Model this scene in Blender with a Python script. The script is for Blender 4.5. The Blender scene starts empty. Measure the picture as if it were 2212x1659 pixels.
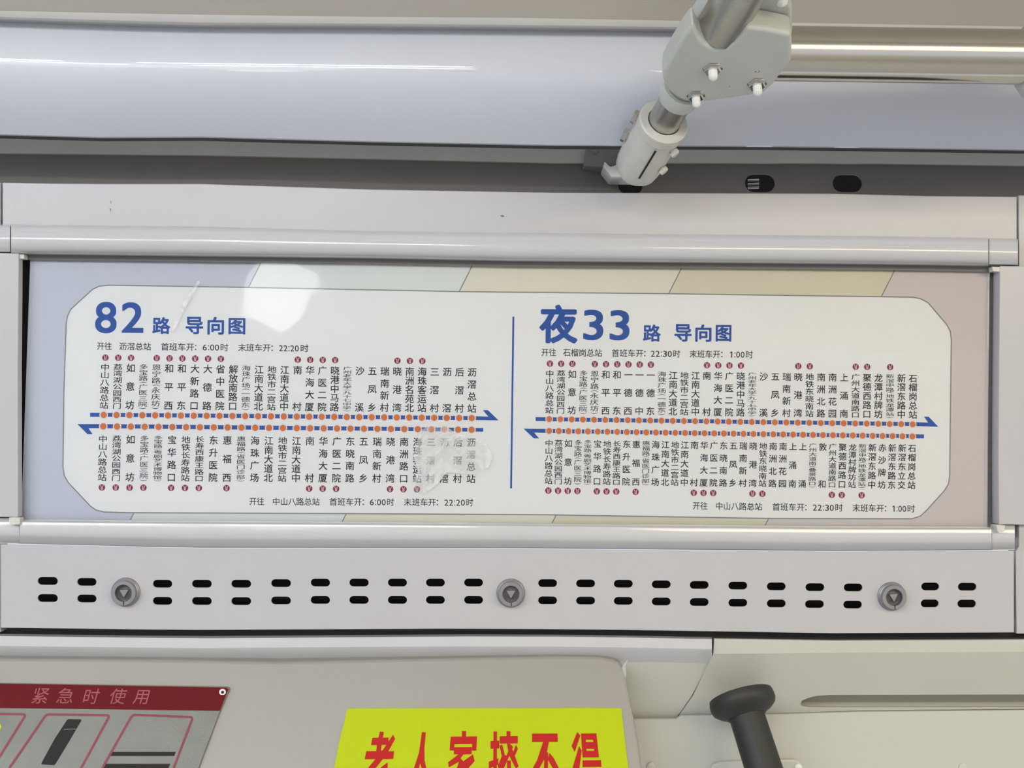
import bpy, bmesh, math, random
from mathutils import Vector, Matrix, Euler
from mathutils.geometry import tessellate_polygon
random.seed(4)
S = bpy.context.scene
COL = S.collection

# ------------------------------------------------------------------ camera
F, CX, CY = 2381.0, 1106.0, 829.5
cam_d = bpy.data.cameras.new('camera')
cam = bpy.data.objects.new('camera', cam_d); COL.objects.link(cam)
cam_d.sensor_fit = 'HORIZONTAL'; cam_d.sensor_width = 36.0; cam_d.lens = 36.0 * F / 2212.0
cam_d.clip_start = 0.02; cam_d.clip_end = 50
CAM = Vector((0.0, -1.0, 0.0))
ROT = Euler((math.radians(92.0), 0, 0)).to_matrix()
ROT = Matrix.Rotation(math.radians(-0.8), 3, 'Z') @ ROT @ Matrix.Rotation(math.radians(0.55), 3, 'Z')
cam.matrix_world = Matrix.Translation(CAM) @ ROT.to_4x4()
S.camera = cam

# ------------------------------------------------------------------ light
W = bpy.data.worlds.new('world'); S.world = W; W.use_nodes = True
bg = W.node_tree.nodes['Background']
bg.inputs[0].default_value = (0.85, 0.89, 1.0, 1); bg.inputs[1].default_value = 0.72
def area(name, loc, target, sx, sy, power, color):
    l = bpy.data.lights.new(name, 'AREA'); l.shape = 'RECTANGLE'; l.size = sx; l.size_y = sy
    l.energy = power; l.color = color
    o = bpy.data.objects.new(name, l); COL.objects.link(o)
    o.location = loc
    o.rotation_euler = (Vector(target) - Vector(loc)).to_track_quat('-Z', 'Y').to_euler()
    return o
area('cool_fill_panel', (-1.15, -1.50, 0.655), (-1.1, -1.35, 0.0), 1.8, 1.3, 20, (0.76, 0.86, 1.0))  # unseen cool fill panel added to tint the left side bluish
area('warm_fill_panel', (1.15, -1.45, 0.655), (1.1, -1.3, 0.0), 1.7, 1.3, 56, (1.0, 0.85, 0.58))  # unseen warm fill panel added to tint the right side
vs = S.view_settings
vs.view_transform = 'Standard'; vs.look = 'None'; vs.exposure = 0.28; vs.gamma = 1.0; vs.use_curve_mapping = False

# ------------------------------------------------------------------ materials
def srgb(r, g, b):
    f = lambda c: (c / 255.0 / 12.92) if c <= 10 else (((c / 255.0) + 0.055) / 1.055) ** 2.4
    return (f(r), f(g), f(b), 1)
def mat(name, col, rough=0.5, metal=0.0, spec=0.5, noise=0.0, nscale=60.0, bump=0.0, bscale=200.0, stretch=None, coat=0.0, emit=None):
    m = bpy.data.materials.new(name); m.use_nodes = True
    nt = m.node_tree; b = nt.nodes['Principled BSDF']
    b.inputs['Base Color'].default_value = col
    b.inputs['Roughness'].default_value = rough
    b.inputs['Metallic'].default_value = metal
    b.inputs['Specular IOR Level'].default_value = spec
    b.inputs['Coat Weight'].default_value = coat
    b.inputs['Coat Roughness'].default_value = 0.04
    tc = nt.nodes.new('ShaderNodeTexCoord'); mp = nt.nodes.new('ShaderNodeMapping')
    nt.links.new(tc.outputs['Object'], mp.inputs[0])
    if stretch: mp.inputs['Scale'].default_value = stretch
    if noise > 0:
        n = nt.nodes.new('ShaderNodeTexNoise'); n.inputs['Scale'].default_value = nscale; n.inputs['Detail'].default_value = 5
        nt.links.new(mp.outputs[0], n.inputs['Vector'])
        r = nt.nodes.new('ShaderNodeValToRGB')
        r.color_ramp.elements[0].position = 0.3; r.color_ramp.elements[1].position = 0.7
        r.color_ramp.elements[0].color = tuple(c * (1 - noise) for c in col[:3]) + (1,)
        r.color_ramp.elements[1].color = tuple(min(1, c * (1 + noise)) for c in col[:3]) + (1,)
        nt.links.new(n.outputs[0], r.inputs[0]); nt.links.new(r.outputs[0], b.inputs['Base Color'])
    if bump > 0:
        n2 = nt.nodes.new('ShaderNodeTexNoise'); n2.inputs['Scale'].default_value = bscale; n2.inputs['Detail'].default_value = 3
        nt.links.new(mp.outputs[0], n2.inputs['Vector'])
        bp = nt.nodes.new('ShaderNodeBump'); bp.inputs['Strength'].default_value = bump; bp.inputs['Distance'].default_value = 0.001
        nt.links.new(n2.outputs[0], bp.inputs['Height']); nt.links.new(bp.outputs[0], b.inputs['Normal'])
    if emit:
        b.inputs['Emission Color'].default_value = col; b.inputs['Emission Strength'].default_value = emit
    return m
M = {}
M['case'] = mat('white_painted_metal', srgb(187, 186, 188), 0.32, noise=0.012, nscale=25, bump=0.03, bscale=500)
M['rail'] = mat('white_extruded_plastic', srgb(198, 198, 200), 0.16, noise=0.01, nscale=20, coat=0.4)
M['cove'] = mat('glossy_cove_laminate', srgb(204, 208, 217), 0.38, noise=0.01, nscale=12, coat=1.0, bump=0.02, bscale=30)
M['ceil'] = mat('ceiling_laminate', srgb(186, 180, 170), 0.5, noise=0.02, nscale=14)
M['lip'] = mat('ceiling_trim', srgb(192, 191, 187), 0.3, noise=0.015, nscale=30)
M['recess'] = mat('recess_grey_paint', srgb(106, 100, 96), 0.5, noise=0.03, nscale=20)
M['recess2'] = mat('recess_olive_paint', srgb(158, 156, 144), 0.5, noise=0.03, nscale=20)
M['dark'] = mat('dark_void', srgb(30, 28, 28), 0.8, noise=0.1, nscale=40)
M['gap_black'] = mat('gap_and_shade_black', srgb(50, 49, 50), 0.55, noise=0.08, nscale=60)  # black of the gaps; also stands in for shade under the cove
M['steel'] = mat('brushed_stainless_steel', srgb(190, 188, 182), 0.33, 1.0, noise=0.04, nscale=40, bump=0.05, bscale=150, stretch=(1, 8, 8))
M['polish'] = mat('polished_stainless_steel', srgb(208, 204, 194), 0.16, 1.0, noise=0.02, nscale=30)
M['chrome'] = mat('chrome', srgb(205, 203, 200), 0.15, 1.0)
M['cast'] = mat('light_grey_cast_paint', srgb(192, 195, 188), 0.35, noise=0.02, nscale=60, bump=0.05, bscale=300)
M['castw'] = mat('off_white_cast_paint', srgb(205, 204, 196), 0.36, noise=0.04, nscale=90, bump=0.06, bscale=300)
M['filler'] = mat('gap_grey', srgb(138, 132, 127), 0.7, noise=0.08, nscale=200)
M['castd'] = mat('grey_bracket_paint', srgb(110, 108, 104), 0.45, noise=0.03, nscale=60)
M['cap'] = mat('white_nylon_cap', srgb(232, 234, 228), 0.35)
M['cream'] = mat('cream_cover_panel', srgb(152, 149, 142), 0.42, noise=0.012, nscale=16, bump=0.02, bscale=200)
M['wall'] = mat('wall_laminate', srgb(194, 194, 184), 0.4, noise=0.015, nscale=14)
M['lock'] = mat('cast_zinc', srgb(150, 149, 152), 0.42, 0.7, noise=0.06, nscale=300, bump=0.1, bscale=900)
M['lockd'] = mat('dark_zinc', srgb(95, 93, 94), 0.5, 0.6, noise=0.12, nscale=400)
M['blackp'] = mat('black_plastic', srgb(42, 43, 39), 0.55, noise=0.05, nscale=60)
M['red'] = mat('sign_red_ink', srgb(98, 10, 16), 0.55, spec=0.15, noise=0.03, nscale=40)
M['pinkline'] = mat('pink_outline_ink', srgb(152, 66, 72), 0.5)
M['crimson'] = mat('crimson_ink', srgb(132, 24, 52), 0.6, spec=0.15)
M['frame_ink'] = mat('dark_pink_ink', srgb(128, 36, 54), 0.5)
M['alu'] = mat('brushed_aluminium_sheet', srgb(108, 109, 101), 0.42, 0.45, noise=0.05, nscale=50, bump=0.2, bscale=900)
M['yellow'] = mat('fluorescent_yellow_vinyl', srgb(180, 196, 20), 0.6, spec=0.15, noise=0.01, nscale=10)
M['redtxt'] = mat('red_vinyl_letters', srgb(180, 34, 32), 0.6, spec=0.15)
M['blue'] = mat('blue_ink', srgb(4, 78, 168), 0.6, spec=0.15, noise=0.06, nscale=14)
M['orange'] = mat('orange_ink', srgb(218, 116, 46), 0.6, spec=0.15, noise=0.03, nscale=300)
M['ink'] = mat('black_ink', srgb(10, 12, 12), 0.7, spec=0.15)
M['grey_ink'] = mat('grey_ink_line', srgb(128, 130, 134), 0.5)
M['paper'] = mat('white_printed_panel', srgb(240, 242, 242), 0.5, noise=0.006, nscale=10)
M['white_ink'] = mat('white_ink', srgb(236, 232, 232), 0.5)
M['pale_pink'] = mat('pale_pink_ink', srgb(222, 176, 190), 0.5)
for k, c in (('band1', (200, 205, 220)), ('band2', (224, 230, 228)), ('band3', (228, 226, 208)), ('band4', (218, 214, 190)), ('band5', (212, 204, 204))):
    M[k] = mat('printed_' + k, srgb(*c), 0.5, noise=0.015, nscale=6)
M['floor'] = mat('floor_vinyl', srgb(170, 170, 172), 0.6, noise=0.05)
M['opp'] = mat('opposite_wall_laminate', srgb(190, 188, 182), 0.5, noise=0.02)
M['seat'] = mat('blue_seat_plastic', srgb(70, 90, 130), 0.4)
M['lamp'] = mat('lamp_diffuser', (0.95, 0.97, 1.0, 1), 0.5, emit=26.0)
M['dome'] = mat('dome_glow', (0.95, 0.97, 1.0, 1), 0.5, emit=3.0)
M['glassd'] = mat('night_window_glass', srgb(60, 66, 78), 0.05, coat=1.0)
# thin clear acrylic cover: mostly see-through, weak mirror reflection
def clear_mat(name, fac, haze, crinkle=False):
    m = bpy.data.materials.new(name); m.use_nodes = True; nt = m.node_tree
    for n in list(nt.nodes): nt.nodes.remove(n)
    out = nt.nodes.new('ShaderNodeOutputMaterial'); tr = nt.nodes.new('ShaderNodeBsdfTransparent')
    gl = nt.nodes.new('ShaderNodeBsdfGlossy'); gl.inputs['Roughness'].default_value = 0.03
    df = nt.nodes.new('ShaderNodeBsdfDiffuse'); df.inputs['Color'].default_value = (0.95, 0.95, 0.95, 1)
    fr = nt.nodes.new('ShaderNodeFresnel'); fr.inputs['IOR'].default_value = fac
    tc = nt.nodes.new('ShaderNodeTexCoord'); ns = nt.nodes.new('ShaderNodeTexNoise'); ns.inputs['Scale'].default_value = 7
    bp = nt.nodes.new('ShaderNodeBump'); bp.inputs['Strength'].default_value = 0.35; bp.inputs['Distance'].default_value = 0.004
    nt.links.new(tc.outputs['Object'], ns.inputs['Vector']); nt.links.new(ns.outputs[0], bp.inputs['Height'])
    nt.links.new(bp.outputs[0], gl.inputs['Normal'])
    m1 = nt.nodes.new('ShaderNodeMixShader'); m2 = nt.nodes.new('ShaderNodeMixShader')
    nt.links.new(fr.outputs[0], m1.inputs[0]); nt.links.new(tr.outputs[0], m1.inputs[1]); nt.links.new(gl.outputs[0], m1.inputs[2])
    m2.inputs[0].default_value = haze
    if crinkle:
        vo = nt.nodes.new('ShaderNodeTexNoise'); vo.inputs['Scale'].default_value = 26; vo.inputs['Distortion'].default_value = 2.5
        rp_ = nt.nodes.new('ShaderNodeValToRGB'); rp_.color_ramp.elements[0].position = 0.35; rp_.color_ramp.elements[1].position = 0.65; rp_.color_ramp.elements[0].color = (0.05, 0.05, 0.05, 1); rp_.color_ramp.elements[1].color = (haze * 1.6,) * 3 + (1,)
        nt.links.new(tc.outputs['Object'], vo.inputs['Vector']); nt.links.new(vo.outputs[0], rp_.inputs[0]); nt.links.new(rp_.outputs[0], m2.inputs[0])
    nt.links.new(m1.outputs[0], m2.inputs[1]); nt.links.new(df.outputs[0], m2.inputs[2])
    nt.links.new(m2.outputs[0], out.inputs[0])
    return m
M['clear'] = clear_mat('clear_acrylic', 1.45, 0.0)
M['glare'] = clear_mat('glare_film', 1.45, 0.32, True)  # white diffuse haze standing in for a crinkled reflection
M['glare2'] = clear_mat('faint_film_glare', 1.45, 0.22)  # even haze standing in for a soft reflection

# ------------------------------------------------------------------ geometry helpers
def U(px, py, d=0.0):
    """point at picture position (px,py) on the vertical plane standing d metres in front of the panel plane y=0"""
    v = ROT @ Vector(((px - CX) / F, -(py - CY) / F, -1.0))
    t = (-d - CAM.y) / v.y
    return CAM + v * t
def pix(p):
    v = ROT.transposed() @ (Vector(p) - CAM)
    return (CX + F * v.x / -v.z, CY - F * v.y / -v.z)
def plane_depth(y_row, d, slope):
    """depth function of a real plane through row y_row at depth d; depth grows by slope per metre going down"""
    p0 = U(CX, y_row, d); n = Vector((0, 1, -slope))   # points with (p-p0).n = 0 : dy = slope*dz, so lower = nearer
    def f(x, y):
        v = ROT @ Vector(((x - CX) / F, -(y - CY) / F, -1.0))
        t = (p0 - CAM).dot(n) / v.dot(n)
        return -(CAM + v * t).y
    return f
def mesh_obj(name, verts, faces, m, parent=None, smooth=False, angle=None):
    me = bpy.data.meshes.new(name); me.from_pydata([tuple(v) for v in verts], [], faces); me.validate(); me.update()
    me.materials.append(m)
    if smooth:
        for p in me.polygons: p.use_smooth = True
        if angle: me.set_sharp_from_angle(angle=math.radians(angle))
    o = bpy.data.objects.new(name, me); COL.objects.link(o)
    if parent: o.parent = parent; o.matrix_parent_inverse = parent.matrix_world.inverted()
    return o
def tag(o, label=None, cat=None, group=None, kind=None):
    if label: o['label'] = label
    if cat: o['category'] = cat
    if group: o['group'] = group
    if kind: o['kind'] = kind
    return o
def empty(name, loc, label, cat, group=None):
    o = bpy.data.objects.new(name, None); COL.objects.link(o); o.location = loc
    o.empty_display_size = 0.02
    o.matrix_world = Matrix.Translation(Vector(loc))
    return tag(o, label, cat, group)
def part(o, label=None):
    if label: o['label'] = label
    return o
def lerp_tab(tab):
    tab = sorted(tab)
    def f(x):
        for i in range(len(tab) - 1):
            if x <= tab[i + 1][0] or i == len(tab) - 2:
                a, b = tab[i], tab[i + 1]
                if x < tab[0][0] or x > tab[-1][0]:   # straight on beyond the ends
                    s = (tab[-1][1] - tab[0][1]) / (tab[-1][0] - tab[0][0])
                    return tab[0][1] + s * (x - tab[0][0]) if x < tab[0][0] else tab[-1][1] + s * (x - tab[-1][0])
                return a[1] + (b[1] - a[1]) * (x - a[0]) / (b[0] - a[0])
    return f
def bevel(o, w=0.0008, seg=2, ang=40):
    b = o.modifiers.new('bevel', 'BEVEL'); b.width = w; b.segments = seg; b.limit_method = 'ANGLE'; b.angle_limit = math.radians(ang)
    b.harden_normals = False
    return o
def plate(name, outer, holes, d, thick, m, parent=None, bev=0.0, depth=None, smooth=False):
    """flat plate with outline and holes, front at depth d, real thickness to the back"""
    loops = [outer] + list(holes)
    df = depth or (lambda x, y: d)
    pts3 = [[Vector((x, -y, 0)) for x, y in lp] for lp in loops]
    tris = tessellate_polygon(pts3)
    flat = [p for lp in loops for p in lp]
    fr = [U(x, y, df(x, y)) for x, y in flat]
    n = len(fr)
    verts = list(fr) + ([v + Vector((0, thick, 0)) for v in fr] if thick > 0 else [])
    faces = []
    for t in tris:
        a, b, c = t
        A, B, C_ = flat[a], flat[b], flat[c]
        cr = (B[0] - A[0]) * (C_[1] - A[1]) - (B[1] - A[1]) * (C_[0] - A[0])
        if abs(cr) < 1e-9: continue
        f = (a, b, c) if cr < 0 else (a, c, b)
        faces.append(f)
        if thick > 0: faces.append(tuple(i + n for i in reversed(f)))
    if thick > 0:
        k = 0
        for li, lp in enumerate(loops):
            L = len(lp)
            ar = sum(lp[i][0] * lp[(i + 1) % L][1] - lp[(i + 1) % L][0] * lp[i][1] for i in range(L))
            for i in range(L):
                a, b = k + i, k + (i + 1) % L
                q = (a, b, b + n, a + n)
                if (ar > 0) == (li == 0): q = q[::-1] if li == 0 else q
                faces.append(q)
            k += L
    o = mesh_obj(name, verts, faces, m, parent)
    if thick > 0:
        bm = bmesh.new(); bm.from_mesh(o.data); bmesh.ops.recalc_face_normals(bm, faces=bm.faces); bm.to_mesh(o.data); bm.free()
        bmesh_diss = bmesh.new(); bmesh_diss.from_mesh(o.data)
        if not holes: bmesh.ops.dissolve_limit(bmesh_diss, angle_limit=0.002, verts=bmesh_diss.verts, edges=bmesh_diss.edges)
        bmesh_diss.to_mesh(o.data); bmesh_diss.free()
    if bev: bevel(o, bev)
    return o
def loft(name, xs, prof, m, parent=None, thick=0.002, angle=35):
    """sheet along the wall through section points (row function of px, depth); thickened backwards"""
    verts = []; n = len(prof)
    for x in xs:
        for fn, d in prof:
            verts.append(U(x, fn(x), d))
    N = len(verts)
    verts += [v + Vector((0, thick, 0)) for v in verts]
    faces = []
    X = len(xs)
    for i in range(X - 1):
        for j in range(n - 1):
            a = i * n + j
            faces.append((a, a + 1, a + n + 1, a + n))
            faces.append((N + a, N + a + n, N + a + n + 1, N + a + 1))
        a = i * n
        faces.append((a, a + n, N + a + n, N + a))
        a = i * n + n - 1
        faces.append((a, N + a, N + a + n, a + n))
    for j in range(n - 1):
        faces.append((j, N + j, N + j + 1, j + 1))
        a = (X - 1) * n + j
        faces.append((a, a + 1, N + a + 1, N + a))
    o = mesh_obj(name, verts, faces, m, parent, smooth=True)
    bm = bmesh.new(); bm.from_mesh(o.data); bmesh.ops.recalc_face_normals(bm, faces=bm.faces); bm.to_mesh(o.data); bm.free()
    o.data.set_sharp_from_angle(angle=math.radians(angle))
    return o
def mixf(a, b, t, off=0):
    return lambda x: a(x) + (b(x) - a(x)) * t + off
def half_round(a, b, d0, h, n=14, power=1.0, t0=0.0, t1=180.0):
    pr = []
    for i in range(n + 1):
        th = math.radians(t0 + (t1 - t0) * i / n)
        pr.append((mixf(a, b, 0.5 - 0.5 * math.cos(th)), d0 + h * math.sin(th) ** power))
    return pr
def rotto(axis):
    return Vector(axis).normalized().to_track_quat('Z', 'Y').to_matrix()
def lathe(name, p0, axis, prof, m, parent=None, seg=40, sx=1.0, sy=1.0, angle=35, up=None):
    """profile [(r, h)] spun about an axis from p0"""
    R = rotto(axis); verts = []; faces = []
    for r, h in prof:
        for k in range(seg):
            a = 2 * math.pi * k / seg
            verts.append(Vector(p0) + R @ Vector((r * sx * math.cos(a), r * sy * math.sin(a), h)))
    n = len(prof)
    for i in range(n - 1):
        for k in range(seg):
            k2 = (k + 1) % seg
            faces.append((i * seg + k, i * seg + k2, (i + 1) * seg + k2, (i + 1) * seg + k))
    faces.append(tuple(range(seg))[::-1]); faces.append(tuple((n - 1) * seg + k for k in range(seg)))
    o = mesh_obj(name, verts, faces, m, parent, smooth=True)
    bm = bmesh.new(); bm.from_mesh(o.data); bmesh.ops.recalc_face_normals(bm, faces=bm.faces); bm.to_mesh(o.data); bm.free()
    o.data.set_sharp_from_angle(angle=math.radians(angle))
    return o
def tube(name, p0, p1, r, m, parent=None, seg=48, wall=0.0015, cap=False):
    p0, p1 = Vector(p0), Vector(p1); L = (p1 - p0).length
    return lathe(name, p0, p1 - p0, [(r - wall, 0.0), (r - 0.0004, 0.0), (r, 0.0004), (r, L - 0.0004), (r - 0.0004, L), (r - wall, L)], m, parent, seg)
def prism(name, pts3, off, m, parent=None, bev=0.0, seg=3):
    """solid from a 3-D outline pushed by vector off"""
    n = len(pts3)
    verts = [Vector(p) for p in pts3] + [Vector(p) + Vector(off) for p in pts3]
    faces = [tuple(range(n)), tuple(range(2 * n - 1, n - 1, -1))]
    for i in range(n):
        j = (i + 1) % n
        faces.append((i, i + n, j + n, j))
    o = mesh_obj(name, verts, faces, m, parent)
    bm = bmesh.new(); bm.from_mesh(o.data); bmesh.ops.recalc_face_normals(bm, faces=bm.faces); bm.to_mesh(o.data); bm.free()
    if bev: bevel(o, bev, seg, 30)
    return o
def box(name, lo, hi, m, parent=None, bev=0.0):
    (x0, y0, z0), (x1, y1, z1) = lo, hi
    return prism(name, [(x0, y0, z0), (x1, y0, z0), (x1, y1, z0), (x0, y1, z0)], (0, 0, z1 - z0), m, parent, bev)

# ------------------------------------------------------------------ measured rows of the panels
r_lip0 = lerp_tab([(0, 24), (400, 32), (800, 37), (1106, 39), (1500, 46), (2212, 58)])
r_lip1 = lerp_tab([(0, 42), (200, 49), (400, 55), (800, 57), (1106, 60), (1480, 64), (2212, 76)])
r_cove = lerp_tab([(0, 290), (217, 296), (434, 295), (800, 305), (1200, 313), (1650, 315), (1880, 318), (2212, 323)])
r_strip = lerp_tab([(0, 331), (434, 335), (800, 343), (1200, 352), (1650, 352), (1880, 353), (2212, 358)])
r_box = lerp_tab([(0, 394), (150, 397), (434, 397), (800, 409), (1200, 416), (1800, 418), (2000, 423), (2212, 425)])
r_rail0 = lerp_tab([(0, 484), (300, 488), (434, 489), (800, 499), (1106, 503), (1900, 510), (2212, 515)])
r_rail1 = lerp_tab([(60, 549), (300, 552), (800, 558), (1106, 564), (1900, 571), (2212, 576)])
r_low0 = lerp_tab([(45, 1122), (600, 1126), (1130, 1130), (1800, 1137), (2212, 1138)])
r_low1 = lerp_tab([(0, 1174), (60, 1175), (400, 1183), (1106, 1184), (1800, 1190), (2212, 1188)])
r_vent1 = lerp_tab([(0, 1356), (400, 1361), (1000, 1358), (1300, 1360), (1800, 1368), (2212, 1366)])
r_gap1 = lerp_tab([(0, 1371), (400, 1376), (1000, 1372), (1300, 1373), (1800, 1384), (2212, 1381)])
r_cov = lerp_tab([(0, 1421), (300, 1423), (600, 1428), (1000, 1420), (1200, 1416), (1345, 1420)])
XS = [-1100, -500, -200, 0, 110, 217, 320, 434, 600, 800, 950, 1106, 1200, 1350, 1500, 1650, 1800, 1880, 2000, 2110, 2212, 2500, 2900, 3400]
def xs_between(a, b):
    return [a] + [x for x in XS if a < x < b] + [b]

# ------------------------------------------------------------------ structure: ceiling, cove, recess
o = loft('ceiling', XS, [(lambda x: r_lip0(x) - 1180, 0.46), (lambda x: r_lip0(x) - 330, 0.20), (mixf(r_lip0, r_lip1, 0.02), 0.104)], M['ceil'], thick=0.004)
tag(o, 'beige laminate ceiling panel above the glossy cove', 'ceiling', kind='structure')
o = loft('trim_1', XS, [(mixf(r_lip0, r_lip1, -0.03), 0.1045), (mixf(r_lip0, r_lip1, 0.3), 0.1040), (mixf(r_lip0, r_lip1, 0.7), 0.1025), (mixf(r_lip0, r_lip1, 0.85), 0.101), (mixf(r_lip0, r_lip1, 0.95), 0.098), (mixf(r_lip0, r_lip1, 1.0), 0.092)], M['lip'], thick=0.03)
tag(o, 'pale rounded trim lip along the top of the glossy cove', 'trim', kind='structure')
cove = []
for i in range(25):
    t = i / 24.0
    # bulging section: nearly upright in the upper third, curling back under at the bottom
    dd = 0.072 + 0.030 * math.sin(math.pi * (0.13 + 0.81 * t)) - 0.022 * t
    cove.append((mixf(r_lip1, r_cove, t, -3 * (1 - t)), dd))
o = loft('trim_2', XS, cove, M['cove'], thick=0.004)
tag(o, 'wide glossy blue-white curved cove panel with lamp reflections', 'trim', kind='structure')
cd = cove[-1][1]
o = loft('trim_5', XS, [(mixf(r_cove, r_cove, 0, -3), cd - 0.004), (mixf(r_cove, r_cove, 0, 5.5), cd - 0.010)], M['gap_black'], thick=0.006)  # black strip in place of the shade line below the cove
tag(o, 'thin black strip painted for the shadow line along the lower edge of the cove', 'trim', kind='structure')
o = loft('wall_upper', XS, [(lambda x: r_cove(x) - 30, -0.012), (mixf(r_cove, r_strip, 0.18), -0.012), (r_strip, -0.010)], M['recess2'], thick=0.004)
tag(o, 'narrow olive-grey strip at the back of the shadow gap under the cove', 'wall', kind='structure')
def stadium(cx, cy, w, h, n=8, rot=0.006):
    r = h / 2; pts = []
    for k in range(n + 1):
        a = -math.pi / 2 + math.pi * k / n; pts.append((w / 2 - r + r * math.cos(a), r * math.sin(a)))
    for k in range(n + 1):
        a = math.pi / 2 + math.pi * k / n; pts.append((-(w / 2 - r) + r * math.cos(a), r * math.sin(a)))
    return [(cx + x - y * rot, cy + y + x * rot) for x, y in pts]
top = [(x, r_strip(x)) for x in XS]; bot = [(x, r_box(x) + 25) for x in XS]
rec_holes = [stadium(1362, 400, 54, 38), stadium(1642, 395.5, 66, 39), stadium(1831, 396, 65, 38)]
ch = empty('mounting_channel', U(1106, 400, -0.02), 'dark grey-brown mounting channel with oval holes in the gap under the cove', 'channel')
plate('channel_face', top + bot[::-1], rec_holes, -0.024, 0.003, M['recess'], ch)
plate('channel_back', [(1000, 340), (2100, 340), (2100, 440), (1000, 440)], [], -0.06, 0.002, M['dark'], ch)
tpts = [U(1642 + dx, 380 + 6 * k, -0.035) for k in range(1) for dx in (0,)]
for k in range(3):  # threaded bolts glimpsed in the second hole
    tube('bolt_thread', U(1615, 390 + 8 * k, -0.045), U(1640, 389 + 8 * k, -0.04), 0.0012, M['steel'], ch, 12)
# ------------------------------------------------------------------ sign case
case = empty('sign_case', U(1106, 800, 0), 'long white metal case framing the bus route sign, with rounded rails', 'case')
plate('fascia_plate', [(5, r_box(5))] + [(x, r_box(x)) for x in XS if 5 < x < 2197] + [(2197, r_box(2197)), (2197, 520)] +
      [(x, r_rail0(x) + 6) for x in reversed(XS) if 5 < x < 2197] + [(5, r_rail0(5) + 6)], [], 0.0, 0.02, M['case'], case, 0.0008)
prof = half_round(r_rail0, r_rail1, -0.001, 0.018, 18, 0.85)
o = loft('top_rail', xs_between(24, 2135), prof, M['rail'], case, thick=0.003); part(o, 'rounded glossy rail above the printed route sheet')
for q in ([(238, 436), (241, 434), (240, 441)], [(236, 450), (240, 451), (239, 460), (238, 455)], [(1080, 466), (1086, 464), (1090, 468), (1084, 469)]):
    k_ = prism('scratch', [U(x, y, 0.00005) for x, y in q], (0, -0.0001, 0), M['castd'], case)
# mitred corner pieces
def corner(name, xa, xb, flip):
    xs = [xa, (xa + xb) / 2, xb]
    pr = [(mixf(r_rail0, r_rail1, 0.0, 0.5), -0.001)] + [(mixf(r_rail0, r_rail1, t, 0.5 if t < 1 else -1.5), -0.002 + 0.017 * math.sin(math.pi * (0.06 + 0.88 * t)) ** 0.6) for t in (0.08, 0.2, 0.35, 0.5, 0.65, 0.8, 0.92)] + [(mixf(r_rail0, r_rail1, 1.0, -1.5), -0.001)]
    return loft(name, xs, pr, M['rail'], case, thick=0.003)
corner('corner_piece', -60, 21.5, 0)
corner('corner_piece', 2137, 2199, 1)
prof = [(r_low0, 0.0), (mixf(r_low0, r_low1, 0.03), 0.010), (mixf(r_low0, r_low1, 0.12), 0.0135), (mixf(r_low0, r_low1, 0.35), 0.015), (mixf(r_low0, r_low1, 0.6), 0.0145),
        (mixf(r_low0, r_low1, 0.72), 0.0125), (mixf(r_low0, r_low1, 0.85), 0.007), (mixf(r_low0, r_low1, 0.97), 0.002), (r_low1, -0.001)]
o = loft('bottom_rail', xs_between(43, 2142), prof, M['rail'], case, thick=0.003); part(o, 'rounded glossy rail below the printed route sheet')
prof2 = [(f, max(-0.001, dd - 0.003)) for f, dd in prof]
loft('corner_piece', [-80, 0, 42], [(mixf(r_low0, r_low1, 0, -5), 0.0)] + prof2[1:], M['rail'], case, thick=0.003)
loft('corner_piece', [2143, 2170, 2192], [(mixf(r_low0, r_low1, 0, -5), 0.0)] + prof2[1:], M['rail'], case, thick=0.003)
plate('side_strip', [(-120, 544), (40.5, 547), (38.5, 800), (39, 1117), (-120, 1116)], [], 0.006, 0.009, M['case'], case, 0.0006)
plate('side_strip', [(2160, 574), (2420, 578), (2420, 1136), (2158, 1133), (2157, 1000), (2158, 800)], [], 0.004, 0.014, M['case'], case, 0.0006)
plate('end_plate', [(2200, r_box(2200) - 3), (3300, r_box(3300) - 3), (3300, 1369), (2196, 1369), (2194, 1192), (2201, 1180), (2201, 577)], [], -0.003, 0.015, M['case'], case, 0.0006)
plate('end_plate', [(-1000, r_box(-1000)), (1, r_box(1)), (1, r_rail0(1)), (1, 1366), (-1000, 1352)], [], -0.003, 0.015, M['case'], case, 0.0006)
plate('gap_filler', [(2130, 560), (2175, 561), (2175, 1150), (2130, 1150)], [], -0.0135, 0.002, M['filler'], case)  # grey strip put in to lift the tone of this gap
plate('back_board', [(-40, 470), (2230, 500), (2230, 1160), (-40, 1150)], [], -0.022, 0.006, M['gap_black'], case)
for pl in ([(41, 548), (52, 549), (52, 559), (41, 559)], [(2143, 576), (2160, 577), (2160, 587), (2145, 586)], [(19, 1118), (43, 1119), (43, 1133), (24, 1134), (19, 1128)], [(2152, 1134), (2172, 1135), (2169, 1148), (2156, 1150)]):
    plate('corner_clip', pl, [], 0.004 if pl[0][1] < 1000 else 0.0165, 0.008, M['castw'], case, 0.0003)
loft('painted_shadow', xs_between(52, 2142), [(mixf(r_rail1, r_rail1, 0, -3), -0.0044), (mixf(r_rail1, r_rail1, 0, 12), -0.0044)], M['castd'], case, thick=0.0008)  # grey strip painted as the shadow above the sheet

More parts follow.
